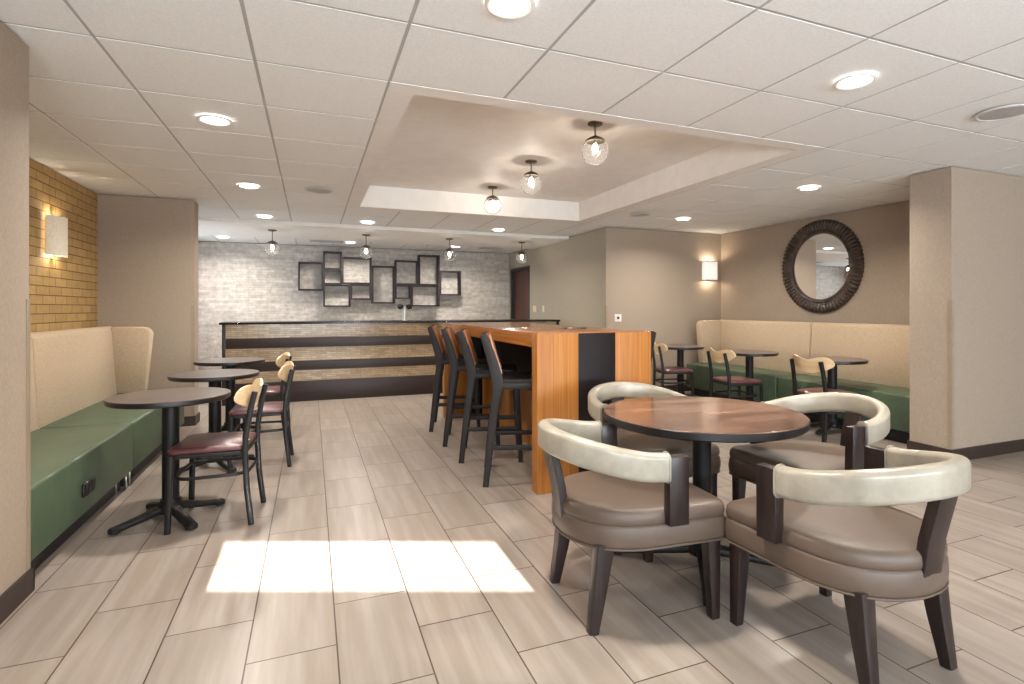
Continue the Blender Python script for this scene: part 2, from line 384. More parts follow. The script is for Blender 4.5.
# baseboards
bb = 0.105
struct('baseboard_near_left', MB().box(-1.17, -1.155, 1.2, 3.13, 0, bb, .002).box(-2.03, -1.155, 3.115, 3.13, 0, bb, .002), M['base'])
struct('baseboard_far_left', MB().box(-1.30, -1.16, 6.855, 6.87, 0, bb, .002).box(-1.175, -1.16, 6.87, 7.115, 0, bb, .002).box(-2.03, -1.16, 7.10, 7.115, 0, bb, .002), M['base'])
struct('baseboard_right', MB().box(4.875, 8.0, 2.865, 2.88, 0, .105, .002).box(4.875, 4.89, 2.88, 3.235, 0, .105, .002).box(XR - .015, XR, 3.235, 6.885, 0, bb, .002), M['base'])
struct('baseboard_far_right', MB().box(3.915, XR - .015, 6.885, 6.90, 0, bb, .002).box(3.915, 3.93, 6.90, DY0 - .06, 0, bb, .002), M['base'])
# corner guards
def guard(name, x, y, sx, sy, z1=1.31):
    m = MB(); a = 0.028
    m.box(min(x, x + sx * a), max(x, x + sx * a), min(y - sy * .004, y), max(y - sy * .004, y), bb, z1, .0008)
    m.box(min(x - sx * .004, x), max(x - sx * .004, x), min(y - sy * .004, y + sy * a), max(y - sy * .004, y + sy * a), bb, z1, .0008)
    struct(name, m, M['guard'])
guard('trim_guard_near_left', -1.17, 3.115, -1, -1)
guard('trim_guard_far_left', -1.175, 6.87, -1, 1)
guard('trim_guard_pillar', 4.89, 2.88, 1, 1, 1.34)
guard('trim_guard_servery', 3.93, 6.90, 1, 1)
# servery door in the cream wall
d = MB().box(3.99, 4.03, DY0 + .05, DY1 - .05, 0, DZ - .05, .002).build('door_1', M['door'], None, False); d['kind'] = 'structure'; d['label'] = 'reddish brown door behind the counter'
f = MB().box(3.915, 4.05, DY0, DY0 + .06, 0, DZ + .0, .003).box(3.915, 4.05, DY1 - .06, DY1, 0, DZ, .003).box(3.915, 4.05, DY0, DY1, DZ - .06, DZ, .003)
struct('trim_door_frame', f, M['doorframe'])
hd = MB().lathe([(.026, 0), (.026, .01), (.012, .014), (.012, .04), (.024, .05), (.024, .07), (0, .075)], 20, mtx=Matrix.Translation((3.99, DY1 - .13, 1.02)) @ Matrix.Rotation(-PI / 2, 4, 'Y')).build('door_handle', M['chrome'], d)

# ------------------------------------------------------------------ booths
def booth(name, loc, rz, length, seat_label, with_wing, outlet=None, group=None, blockz=0.12):
    """local: back along +y... seat front faces +x local; runs along y from 0 to length; back at x=-0.5..-0.85"""
    r = thing(name, seat_label, 'booth', loc, rz, group)
    g = 0.004
    MB().box(-0.56, 0.0, g, length - g, blockz, 0.46, .018, 3).build('seat', M['green'], r)
    MB().box(-0.50, -0.07, g + .03, length - g - .03, 0, blockz, .003).build('plinth', M['slot'], r)
    # leaning upholstered back
    b = MB(); pts = [(-0.53, 0.44), (-0.562, 1.06), (-0.578, 1.088), (-0.61, 1.10), (-0.75, 1.09), (-0.84, 0.30), (-0.60, 0.30)]
    b.prism([(p[0], p[1]) for p in pts], g, length - g, .012, 3, mtx=Matrix(((1, 0, 0, 0), (0, 0, 1, 0), (0, 1, 0, 0), (0, 0, 0, 1))))
    b.build('backrest', M['weave'], r)
    return r
def wing(parent, y0, y1, x1t, x1b, sgn=1):
    """return panel at the end of a booth: plane across, from the back forward"""
    b = MB(); pts = [(-0.54, 0.462), (x1b, 0.462), (x1t - .006, 1.02), (x1t - .018, 1.06), (x1t - .05, 1.085), (x1t - .10, 1.092), (-0.57, 1.095)]
    b.prism(pts, y0, y1, .014, 3, mtx=Matrix(((1, 0, 0, 0), (0, 0, 1, 0), (0, 1, 0, 0), (0, 0, 0, 1))))
    for v in b.bm.verts:                       # the panel's inner face leans like the backrest
        f = 1 - max(0, min(1, (v.co.z - .45) / .62))
        if sgn > 0 and v.co.y < y0 + .02: v.co.y += .04 * f
        if sgn < 0 and v.co.y > y1 - .02: v.co.y += .02 * f
    return b.build('end_panel', M['weave'], parent)
# left: front face at X=-1.17
bl = booth('booth_bench', (-1.17, 3.135, 0), 0, 4.665 - 3.135, 'green booth seat with tan woven back beside the left taupe wall, nearest section', False, group='left booth sections')
lg = MB().box(-.045, -.03, 1.49, 1.51, 0, .125, .003).build('leg', M['chrome'], bl, label='chrome leg'); MB().box(-.08, -.065, 1.40, 1.42, 0, .125, .003).build('leg', M['chrome'], bl, label='chrome leg')
o = MB().box(-.003, .016, .58, .76, .225, .30, .012, 3).build('power_outlet', M['edge'], bl, label='black outlet box')
MB().box(.0155, .019, .60, .665, .23, .29, .002).box(.0155, .019, .675, .74, .23, .29, .002).build('socket', M['slot'], o)
bl2 = booth('booth_bench', (-1.17, 4.67, 0), 0, 6.36 - 4.67, 'green booth section with tan woven end panel against the far left partition', True, group='left booth sections')
wing(bl2, 1.69 - .14, 1.686, -0.25, -0.31)
lg2 = MB().box(-.045, -.03, .03, .05, 0, .125, .003).build('leg', M['chrome'], bl2, label='chrome leg')
# right: front face at X=5.11 facing -X ; rotate 180
br = booth('booth_bench', (5.10, 6.60, 0), PI, 6.60 - 4.92, 'green booth section with woven end panel in the corner by the frosted sconce', True, group='right booth sections')
wing(br, .004, .10, -0.17, -0.22, -1)
br2 = booth('booth_bench', (5.10, 4.915, 0), PI, 4.915 - 3.24, 'green booth section below the round mirror, running up to the right pillar', False, group='right booth sections')

# ------------------------------------------------------------------ pedestal cafe tables
def xbase(parent, arm=0.30, name='base', col=0.038, h=0.71, rot=0.0, parts=True):
    b = MB()
    for k in range(4):
        a = rot + k * PI / 2
        p = [(math.cos(a) * r, math.sin(a) * r, z) for r, z in ((0.02, .075), (0.08, .068), (arm * .6, .045), (arm - .04, .03), (arm, .024))]
        b.sweep(p, rrect(.062, .036, .014, 3), scales=[(1, 1.3), (1, 1.2), (.95, 1.0), (1.0, .85), (1.0, .7)])
        b.lathe([(.026, .008), (.033, .012), (.033, .030), (.026, .037), (0, .039)], 16, (math.cos(a) * (arm - .01), math.sin(a) * (arm - .01)))
        b.lathe([(.012, 0), (.016, .004), (.016, .012)], 12, (math.cos(a) * (arm - .015), math.sin(a) * (arm - .015)))
    b.lathe([(.07, .05), (.075, .06), (.07, .09), (col + .012, .105), (col + .01, .125)], 24)
    base = b.build(name, M['black'], parent)
    return base
def cafe_table():
    t = thing('cafe_table', '', 'table'); dz = .015
    R_ = .318
    MB().lathe([(0, .7500), (R_ - .008, .7500), (R_ - .004, .7500), (R_ - .001, 0.7485), (R_ - .001, 0.7460)], 64, capped=False).build('table_top', M['cafetop'], t)
    MB().lathe([(R_ - .001, 0.7485), (R_, 0.7470), (R_ + .001, 0.7430), (R_ - .001, 0.7230), (R_ - .006, 0.7180), (0, 0.7180)], 64, capped=False).build('edge_band', M['edge'], t)
    MB().lathe([(.045, .10), (.045, 0.7050), (.05, 0.7100), (.05, 0.7180)], 28).build('column', M['black'], t)
    s = MB()
    for a in (PI / 4, 3 * PI / 4): s.box(-.17, .17, -.018, .018, 0.7030, 0.7175, .004, 2, mtx=Matrix.Rotation(a, 4, 'Z'))
    s.build('support_spider', M['black'], t)
    xbase(t, .29, col=.045)
    return t
ct = cafe_table()
for i, (x, y, rz, lb, g) in enumerate([
    (-0.785, 3.875, 0.56, 'round brown pedestal cafe table nearest the viewer beside the left green booth', 'left cafe tables'),
    (-0.715, 5.02, 0.56, 'middle of the three round cafe tables along the left booth', 'left cafe tables'),
    (-0.755, 6.25, 0.56, 'farthest round cafe table of the left booth row, before the partition', 'left cafe tables'),
    (4.715, 6.22, 0.35, 'small round cafe table in the far right corner by the frosted sconce', 'right cafe tables'),
    (4.86, 5.09, 0.2, 'middle round cafe table of the right booth row, left of the mirror', 'right cafe tables'),
    (4.985, 4.07, 0.25, 'round cafe table at the right booth below the round mirror', 'right cafe tables')]):
    place(ct, i == 0, (x, y, 0), rz, lb, g)

# ------------------------------------------------------------------ cafe chairs (face local +y)
def cafe_chair():
    c = thing('cafe_chair', '', 'chair')
    def outline(wf, wr, yf, yr, r=.05, n=5):
        pts = []
        for (cx, cy, a0) in ((wf - r, yf - r, 0), (-wf + r, yf - r, 90), (-wr + r, yr + r, 180), (wr - r, yr + r, 270)):
            for i in range(n + 1):
                a = math.radians(a0 + 90 * i / n); pts.append((cx + r * math.cos(a), cy + r * math.sin(a)))
        return pts
    s = MB(); s.prism(outline(.222, .195, .215, -.185), .438, .468, .011, 3)
    st = outline(.20, .175, .195, -.165, .06); s.prism(outline(.214, .187, .207, -.177), .462, .474, .004, 2, top=st)
    s.build('seat', M['burg'], c)
    f = MB(); f.sweep([(x, y, .427) for x, y in outline(.212, .185, .205, -.180)], rrect(.022, .022, .004, 2), closed=True)
    f.build('seat_frame', M['black'], c)
    for sx in (-1, 1):
        MB().sweep([(sx * .205, .195, .436), (sx * .209, .199, .22), (sx * .213, .205, 0)], rrect(.030, .030, .006, 2), up=(0, 1, 0)).build('leg', M['black'], c, label='straight front leg')
        MB().sweep([(sx * .188, -.218, 0), (sx * .183, -.192, .22), (sx * .180, -.182, .43), (sx * .178, -.186, .52), (sx * .173, -.210, .67), (sx * .170, -.234, .775)],
                   rrect(.034, .030, .007, 2), up=(0, 1, 0)).build('leg', M['black'], c, label='rear leg running up to the backrest')
    m = MB(); m.sweep([(x, y, .298) for x, y in outline(.206, .184, .190, -.192, .09, 6)], rrect(.012, .020, .004, 2), closed=True)
    m.build('stretcher', M['black'], c)
    # bent maple back: dipped top edge, bellied lower edge, round ends, curved in plan
    b = bmesh.new(); NS, NZ = 28, 8; grid = {}
    for k, off in ((0, 0.0), (1, -.012)):
        for i in range(NS + 1):
            q = -1 + 2 * i / NS; s_ = math.copysign(1 - (1 - abs(q)) ** 1.35, q); e = math.sqrt(max(0, 1 - abs(s_) ** 3.6))
            mid = .738 + .018 * s_ * s_; top = mid + (.070 - .020 * math.cos(s_ * PI)) * e; bot = mid - (.070 + .012 * math.cos(s_ * PI)) * e
            for j in range(NZ + 1):
                z = bot + (top - bot) * j / NZ; x = .238 * s_
                y = -.202 - (z - .68) * .25 + .085 * s_ * s_ + off
                grid[k, i, j] = b.verts.new((x, y, z))
    def q4(*v):
        try: b.faces.new(v)
        except ValueError: pass
    for i in range(NS):
        for j in range(NZ):
            q4(grid[0, i, j], grid[0, i + 1, j], grid[0, i + 1, j + 1], grid[0, i, j + 1]); q4(grid[1, i, j], grid[1, i, j + 1], grid[1, i + 1, j + 1], grid[1, i + 1, j])
        q4(grid[0, i, 0], grid[1, i, 0], grid[1, i + 1, 0], grid[0, i + 1, 0]); q4(grid[0, i, NZ], grid[0, i + 1, NZ], grid[1, i + 1, NZ], grid[1, i, NZ])
    for i in (0, NS):
        for j in range(NZ): q4(grid[0, i, j], grid[0, i, j + 1], grid[1, i, j + 1], grid[1, i, j])
    bmesh.ops.remove_doubles(b, verts=b.verts, dist=1e-5); bmesh.ops.recalc_face_normals(b, faces=b.faces)
    mb = MB(); mb._join(b); mb.build('backrest', M['maple'], c)
    return c
cc = cafe_chair()
def face(dx, dy): return math.atan2(dy, dx) - PI / 2
for i, (x, y, rz, lb, g) in enumerate([
    (-0.525, 3.815, face(-1, .10), 'maple-backed metal chair with burgundy seat at the nearest left cafe table', 'left cafe chairs'),
    (-0.375, 4.99, face(-1, .02), 'maple-backed burgundy chair at the middle table of the left booth', 'left cafe chairs'),
    (-0.44, 6.04, face(-1, .05), 'farthest maple-backed chair of the left row, mostly hidden behind another chair', 'left cafe chairs'),
    (4.46, 6.06, face(1, -.32), 'maple-backed chair in the far right corner, beside the end of the high table', 'right cafe chairs'),
    (4.46, 4.90, face(1, -.16), 'middle maple-backed chair of the right booth row, left of the mirror', 'right cafe chairs'),
    (4.59, 3.835, face(1, -.03), 'maple-backed chair behind the cream armchair rail, below the round mirror', 'right cafe chairs')]):
    place(cc, i == 0, (x, y, 0), rz, lb, g)

# ------------------------------------------------------------------ round table with two pedestals
rt = thing('round_dining_table', 'large round dark walnut table with black edge between four cream armchairs', 'table', (1.872, 2.295, 0), 0)
R_ = .502
MB().lathe([(0, .735), (R_ - .008, .735), (R_ - .004, .735), (R_ - .001, .7335)], 96, capped=False).build('table_top', M['roundtop'], rt)
MB().lathe([(R_ - .001, .7335), (R_ + .001, .731), (R_ + .001, .701), (R_ - .006, .695), (0, .695)], 96, capped=False).build('edge_band', M['edge'], rt)
for (px_, py_, rz) in ((-.06, -.077, .97),):
    p = MB().lathe([(.045, .10), (.045, .68), (.06, .685), (.06, .695)], 32).box(-.15, .15, -.02, .02, .675, .6945, .004).build('pedestal', M['black'], rt)
    p.location = (px_, py_, 0)
    b_ = xbase(p, .43, 'foot_base', .045, rot=rz + (PI / 2 * .0)); 

# ------------------------------------------------------------------ armchairs (face local +y)
def armchair():
    c = thing('barrel_armchair', '', 'armchair')
    def out(k, n=22, yf=.325, w=.298, wb=.292, yb=-.318):
        pts = []; w, wb = w - k, wb - k; yf -= k; yb += k; r = .05
        for cx, a0 in ((w - r, 0), (-w + r, 90)):
            for i in range(6):
                a = math.radians(a0 + 90 * i / 5); pts.append((cx + r * math.cos(a), yf - r + r * math.sin(a)))
        y0 = -.02
        for i in range(n + 1):
            a = PI + PI * i / n
            pts.append((wb * math.copysign(abs(math.cos(a)) ** .9, math.cos(a)), y0 + (yb - y0) * abs(math.sin(a)) ** .95))
        return pts
    def cushion(name, lay):
        t = bmesh.new(); rings = []
        for k, z in lay: rings.append([t.verts.new((x, y, z)) for x, y in out(k)])
        for A, B in zip(rings, rings[1:]):
            for i in range(len(A)): t.faces.new((A[i], A[(i + 1) % len(A)], B[(i + 1) % len(A)], B[i]))
        t.faces.new(rings[0][::-1]); t.faces.new(rings[-1]); bmesh.ops.recalc_face_normals(t, faces=t.faces)
        m = MB(); m._join(t); return m.build(name, M['taupe'], c, ang=60)
    cushion('seat_band', [(.02, .328), (.004, .333), (0, .345), (-.003, .375), (0, .410), (.004, .420), (.010, .424)])
    cushion('seat', [(.012, .418), (.004, .426), (.001, .440), (.004, .464), (.012, .476), (.028, .483), (.08, .488), (.16, .490)])
    m = MB(); m.sweep([(x, y, .331) for x, y in out(.002)], circ(.0045, 6), closed=True); m.build('piping', M['taupe'], c)
    def leg(x, y, dx, dy, w=.052, wb=.034):
        m = MB(); m.sweep([(x, y, .34), (x + dx * .45, y + dy * .45, .17), (x + dx, y + dy, 0)], rrect(1, 1, .12, 2), up=(0, 1, 0), scales=[(w, w * 1.05), ((w + wb) / 2 * 1.03,) * 2, (wb, wb)])
        m.build('leg', M['darkwood'], c)
    for s in (-1, 1): leg(s * .252, .262, s * .012, .006, .060, .038); leg(s * .200, -.200, s * .012, -.052, .070, .040)
    # horseshoe rail
    RR = .312; path = []; N = 40
    for i in range(N + 1):
        q = i / N; a = PI + PI * q; back = math.sin(PI * q)
        x = RR * math.cos(a) * 1.0; y = -.035 - .325 * abs(math.sin(a)) ** .98
        path.append((x, y, .655 + .068 * back ** 1.2))
    path = [(-RR, .02, .652)] + path + [(RR, .02, .652)]
    sc = [(1, .92)] * (N + 3)
    prof = rrect(.056, .122, .024, 5)
    m = MB(); m.sweep(path, prof, scales=sc); rl = m.build('back_rail', M['pearl'], c, ang=70)
    for s in (-1, 1):
        m = MB(); pr = [(a * 1.03, b * .94) for a, b in rrect(.056, .122, .024, 5)]
        m.sweep([(s * RR + a, .016, .652 + b) for a, b in pr], circ(.004, 6), closed=True, up=(0, 1, 0)); m.build('piping', M['pearl'], rl)
        m = MB(); x0 = s * .305
        m.prism([(x0 - .022, .024), (x0 + .022, .024), (x0 + .022, .110), (x0 - .022, .110)], .422, .692, .003, 2, top=[(x0 + s * .004 - .022, .020), (x0 + s * .004 + .022, .020), (x0 + s * .004 + .022, .108), (x0 + s * .004 - .022, .108)])
        m.build('arm_post', M['darkwood'], c)
    m = MB(); m.sweep([(0, -.300, .40), (0, -.315, .52), (0, -.350, .67)], rrect(.098, .036, .004, 2), up=(0, -1, 0)); m.build('back_post', M['darkwood'], c)
    return c
ac = armchair()
for i, (x, y, rz, lb) in enumerate([
    (1.285, 2.088, face(1, -.07), 'cream-railed barrel armchair with taupe seat at the left of the round table'),
    (1.868, 1.482, face(-.05, 1), 'cream-railed barrel armchair nearest the viewer, in front of the round table'),
    (1.895, 2.82, face(.02, -1), 'cream-railed barrel armchair behind the round table, before the high table end'),
    (2.53, 2.20, face(-1, -.02), 'cream-railed barrel armchair at the right of the round table, toward the booths')]):
    place(ac, i == 0, (x, y, 0), rz, lb, 'armchairs around the round table')

# ------------------------------------------------------------------ high table
BX0, BX1, BY0, BY1, BZ = 1.425, 2.39, 3.435, 6.33, 1.10
hb = thing('high_communal_table', 'orange-striped wooden high table with a black centre band', 'high table', (0, 0, 0))
st0, st1 = 1.738, 2.035
for y0, y1 in ((BY0, BY0 + .10), (BY1 - .10, BY1)):
    lab = None
    MB().box(BX0, st0, y0, y1, 0, BZ - .006, .002).box(st1, BX1 - .05, y0, y1, 0, BZ - .006, .002).build('end_panel', M['orange'], hb)
    MB().box(st0, st1, y0, y1, 0, BZ - .006, .001).build('end_stripe', M['barblack'], hb, label='black centre stripe')
MB().box(BX0, BX1 - .05, BY0, BY1, BZ - .006, BZ, .001).box(BX0, BX1 - .05, BY0 + .10, BY1 - .10, BZ - .10, BZ - .006).build('table_top', M['orange_top'], hb)
MB().box(1.88, 1.95, BY0 + .10, BY1 - .10, 0, BZ - .10).build('centre_panel', M['orange'], hb)
MB().box(1.86, 1.88, BY0 + .10, BY1 - .10, .52, BZ - .10).build('valance', M['barblack'], hb, label='dark upper panel under the top')
# pop-up power grommet in the top
gq = tag(MB().box(1.95, 2.12, 4.05, 4.15, BZ + .0005, BZ + .012, .003).build('power_grommet', M['bronze']), 'small flat metal power box set on the high table top', 'power box')

# ------------------------------------------------------------------ bar stools (face local +y)
def bar_stool():
    c = thing('bar_stool', '', 'bar stool')
    w = .240
    for s in (-1, 1):
        # rear leg sweeping up into the back upright
        MB().sweep([(s * w, -.245, 0), (s * w * .98, -.205, .35), (s * w * .96, -.165, .66), (s * w * .96, -.155, .74), (s * w * .96, -.175, .82), (s * w * .96, -.215, .95), (s * w * .96, -.265, 1.08)],
                   rrect(.032, .066, .006, 2), up=(0, 1, 0), scales=[(1, .64), (1, .78), (1, .95), (1, 1.25), (1, 1.15), (1, 1.0), (1, .62)]).build('leg', M['stoolgrey'], c, label='rear leg rising into the back')
        MB().sweep([(s * w, .245, 0), (s * w * .98, .225, .36), (s * w * .96, .205, .70)], rrect(.030, .046, .006, 2), up=(0, 1, 0), scales=[(1, .8), (1, .95), (1, 1.15)]).build('leg', M['stoolgrey'], c)
        MB().sweep([(s * w * .96, -.17, .715), (s * w * .96, .225, .715)], rrect(.030, .044, .006, 2)).build('side_rail', M['stoolgrey'], c)
        MB().sweep([(s * w * .985, -.205, .275), (s * w * .985, .225, .275)], rrect(.022, .034, .004, 2)).build('stretcher', M['stoolgrey'], c)
    MB().sweep([(-w, .226, .33), (w, .226, .33)], rrect(.022, .036, .004, 2)).build('footrest', M['stoolgrey'], c)
    MB().sweep([(-w, -.205, .36), (w, -.205, .36)], rrect(.022, .034, .004, 2)).build('stretcher', M['stoolgrey'], c)
    MB().box(-w * .92, w * .92, -.155, .22, .70, .765, .02, 4).build('seat', M['stoolseat'], c)
    # curved veneer back between the uprights
    b = MB()
    pth = []
    for i in range(15):
        q = -1 + 2 * i / 14; pth.append((q * (w - .012), -.172 - .040 * (1 - q * q), .93))
    b.sweep(pth, [(-.008, -.145), (.008, -.145), (.008, .15), (-.008, .15)], mtx=Matrix.Translation((0, -.205, .93)) @ Matrix.Rotation(math.radians(17), 4, 'X') @ Matrix.Translation((0, .205, -.93)))
    b.build('backrest', M['stoolwood'], c, ang=50)
    return c
bs = bar_stool()
for i, (x, y, rz, lb, g) in enumerate([
    (1.457, 3.885, face(1, -.325), 'dark bar stool with brown back nearest the viewer on the left of the high table', 'stools on the left of the high table'),
    (1.448, 4.534, face(1, -.325), 'second bar stool from the viewer along the left of the high table', 'stools on the left of the high table'),
    (1.443, 5.116, face(1, -.31), 'third bar stool from the viewer along the left of the high table', 'stools on the left of the high table'),
    (1.444, 5.768, face(1, -.29), 'farthest bar stool on the left of the high table, nearest the counter', 'stools on the left of the high table'),
    (2.215, 3.83, face(-1, -.325), 'bar stool behind the right edge of the high table, only its back edge showing', 'stools on the right of the high table')]):
    place(bs, i == 0, (x, y, 0), rz, lb, g)

# ------------------------------------------------------------------ servery counter
sc_ = thing('servery_counter', 'long dark counter with bands of tan mosaic tile below the framed boxes', 'counter', (0, 0, 0))
CX0, CX1, CY = -1.075, 3.73, 8.11
MB().box(CX0 - .03, CX1 + .02, CY - .05, CY + .62, 1.055, 1.085, .003).build('countertop', M['cblack'], sc_)
MB().box(CX0, CX1, CY + .03, CY + .55, 0.0, 1.055).build('carcass', M['counterdark'], sc_)
for z0, z1 in ((.87, 1.055), (.555, .73), (.28, .42)):
    MB().box(CX0 + .04, CX1 - .03, CY + .012, CY + .032, z0, z1).build('tile_band', M['countertile'], sc_, False)
for z0, z1 in ((.73, .87), (.42, .555), (0, .28)):
    MB().box(CX0 + .04, CX1 - .03, CY - .015, CY + .032, z0, z1, .003).build('panel_band', M['counterdark'], sc_)
for z in (.732, .422, .282):
    MB().box(CX0 + .04, CX1 - .03, CY - .016, CY + .014, z - .002, z + .006).build('ledge_strip', M['guard'], sc_)
for x in (CX0, CX1 - .03):
    MB().box(x, x + .04, CY - .02, CY + .56, 0, 1.055, .002).build('end_panel', M['counterdark'], sc_)
# right: raised dark end post seen past the high table
tp = thing('beverage_tap', 'chrome beverage tap tower with two round black knobs on the counter', 'tap', (1.30, 8.36, 1.085))
MB().lathe([(.045, 0), (.045, .012), (.026, .02), (.026, .17), (.03, .175), (.03, .20), (0, .205)], 24).build('tower', M['chrome'], tp)
for s in (-1, 1):
    sp_ = MB().sweep([(0, 0, .165), (s * .045, -.02, .17), (s * .075, -.03, .195)], circ(.009, 10), up=(0, 1, 0)).build('spout', M['chrome'], tp)
    k = MB().lathe([(0, .17), (.028, .178), (.042, .195), (.045, .215), (.04, .235), (.024, .248), (0, .25)], 20, (s * .066, -.035)).build('knob', M['slot'], tp)

# framed boxes on the stone wall
YF = 10.86
rects = [
    ((-.221, .206, 1.599, 2.123), 'dark open square wall box farthest left on the stone wall'),
    ((.210, .536, 2.000, 2.332), 'small dark wall box at the top left of the cluster'),
    ((.210, .536, 1.722, 1.995), 'small dark wall box directly below the top left box'),
    ((.541, 1.076, 1.735, 2.240), 'large dark wall box left of the tall upright box'),
    ((.210, .690, 1.298, 1.717), 'wide dark wall box at the bottom left of the cluster'),
    ((.695, 1.076, 1.435, 1.730), 'shallow dark wall box below the large left box'),
    ((1.081, 1.515, 1.362, 2.090), 'tallest upright dark wall box in the middle of the cluster'),
    ((1.520, 1.970, 1.735, 2.210), 'square dark wall box right of the tallest upright box'),
    ((1.975, 2.390, 1.730, 2.333), 'tall dark wall box at the top right of the cluster'),
    ((1.520, 1.828, 1.455, 1.730), 'narrow dark wall box above the beverage tap'),
    ((1.833, 2.390, 1.307, 1.725), 'wide dark wall box at the bottom right of the cluster'),
    ((2.395, 2.826, 1.532, 2.029), 'dark open wall box farthest right on the stone wall')]
for k, ((x0, x1, z0, z1), lb) in enumerate(rects):
    dp = [.0, .03, .0, .07, .02, .06, .0, .05, .0, .07, .03, .0][k]; y0 = YF + dp * .5; w = .026
    m = MB(); m.box(x0, x0 + w, y0, YB, z0, z1, .002); m.box(x1 - w, x1, y0, YB, z0, z1, .002)
    m.box(x0 + w, x1 - w, y0, YB, z0, z0 + w, .002); m.box(x0 + w, x1 - w, y0, YB, z1 - w, z1, .002)
    tag(m.build('wall_box', M['counterdark']), lb, 'wall box', 'framed boxes on the stone wall')

# ------------------------------------------------------------------ mirror
mr = thing('round_mirror', 'round mirror in a carved brown scalloped frame above the right booth', 'mirror', (XR, 5.07, 1.80))
RM = Matrix.Rotation(-PI / 2, 4, 'Y')   # local z -> -X
fr = MB(); n = 864; t = bmesh.new(); prof = [(.415, .002), (.417, .030), (.432, .050), (.448, .052), (.458, .042), (.47, .050), (.51, .072), (.55, .074), (.583, .052), (.596, .02), (.594, .002)]
rings = []
for i in range(n):
    a = 2 * PI * i / n; k = .5 + .5 * math.cos(a * 72); row = []
    for (r, z) in prof:
        amt = max(0, (r - .46) / .12)
        row.append(t.verts.new(((r - amt * .010 * (1 - k)) * math.cos(a), (r - amt * .010 * (1 - k)) * math.sin(a), z - (.016 if .46 < r < .59 else 0) * (1 - k))))
    rings.append(row)
for i in range(n):
    A, B = rings[i], rings[(i + 1) % n]
    for j in range(len(prof) - 1): t.faces.new((A[j], A[j + 1], B[j + 1], B[j]))
    t.faces.new((A[-1], A[0], B[0], B[-1]))
bmesh.ops.recalc_face_normals(t, faces=t.faces); fr._join(t, RM); fr.build('frame', M['mirrorframe'], mr, ang=50)
MB().lathe([(0, .012), (.418, .012)], 72, mtx=RM, capped=False).build('glass', M['mirror'], mr)

# ------------------------------------------------------------------ sconces
def light(name, typ, loc, power, col, rot=(0, 0, 0), size=.1, parent=None, spread=None, shape='DISK', sy=None, radius=None):
    L = bpy.data.lights.new(name, typ); L.energy = power; L.color = col
    if typ == 'AREA':
        L.shape = shape; L.size = size
        if sy: L.shape = 'RECTANGLE'; L.size_y = sy
        if spread: L.spread = spread
    if radius is not None: L.shadow_soft_size = radius
    o = bpy.data.objects.new(name, L); COL.objects.link(o); o.location = loc; o.rotation_euler = rot
    if parent: o.parent = parent
    return o
WARM = (1.0, .83, .62)
s1 = thing('wall_sconce', 'rectangular linen wall sconce glowing on the yellow brick wall', 'wall lamp', (XL, 5.80, 1.875))
m = MB(); half = []
arc = [(.012, -.15)] + [(.012 + .085 * math.cos(a), .15 * math.sin(a)) for a in [math.radians(-80 + 16 * i) for i in range(11)]] + [(.012, .15)]
inn = [(x - .004 if x > .013 else x, y * .975) for x, y in arc][::-1]
m.prism(arc + inn, -.165, .165); m.build('shade', M['shade'], s1, ang=60)
MB().box(0, .012, -.13, .13, -.15, .15, .003).build('back_plate', M['chrome'], s1)
MB().box(.012, .085, -.02, .02, -.175, -.165, .002).box(.012, .085, -.02, .02, .165, .175, .002).box(.07, .08, -.012, .012, -.175, .175).build('bracket', M['chrome'], s1)
light('sconce_up', 'POINT', (.05, 0, .13), 3.2, WARM, parent=s1, radius=.02)
light('sconce_down', 'POINT', (.05, 0, -.13), 3.2, WARM, parent=s1, radius=.02)
s2 = thing('wall_sconce', 'small rectangular frosted sconce glowing on the far right taupe wall', 'wall lamp', (5.74, 6.90, 1.85))
MB().box(-.11, .11, -.10, -.095, -.14, .14, .002).box(-.11, -.105, -.10, -.012, -.14, .14, .002).box(.105, .11, -.10, -.012, -.14, .14, .002).build('shade', M['shade2'], s2)
MB().box(-.12, .12, -.012, 0, -.155, .155, .003).build('back_plate', M['chrome'], s2)
m = MB()
for z in (-.144, .136): m.box(-.114, .114, -.1035, -.100, z, z + .008, .001)
m.build('trim_band', M['chrome'], s2)
light('sconce_up', 'POINT', (0, -.055, .10), 4, WARM, parent=s2, radius=.03)
light('sconce_down', 'POINT', (0, -.055, -.10), 3, WARM, parent=s2, radius=.03)

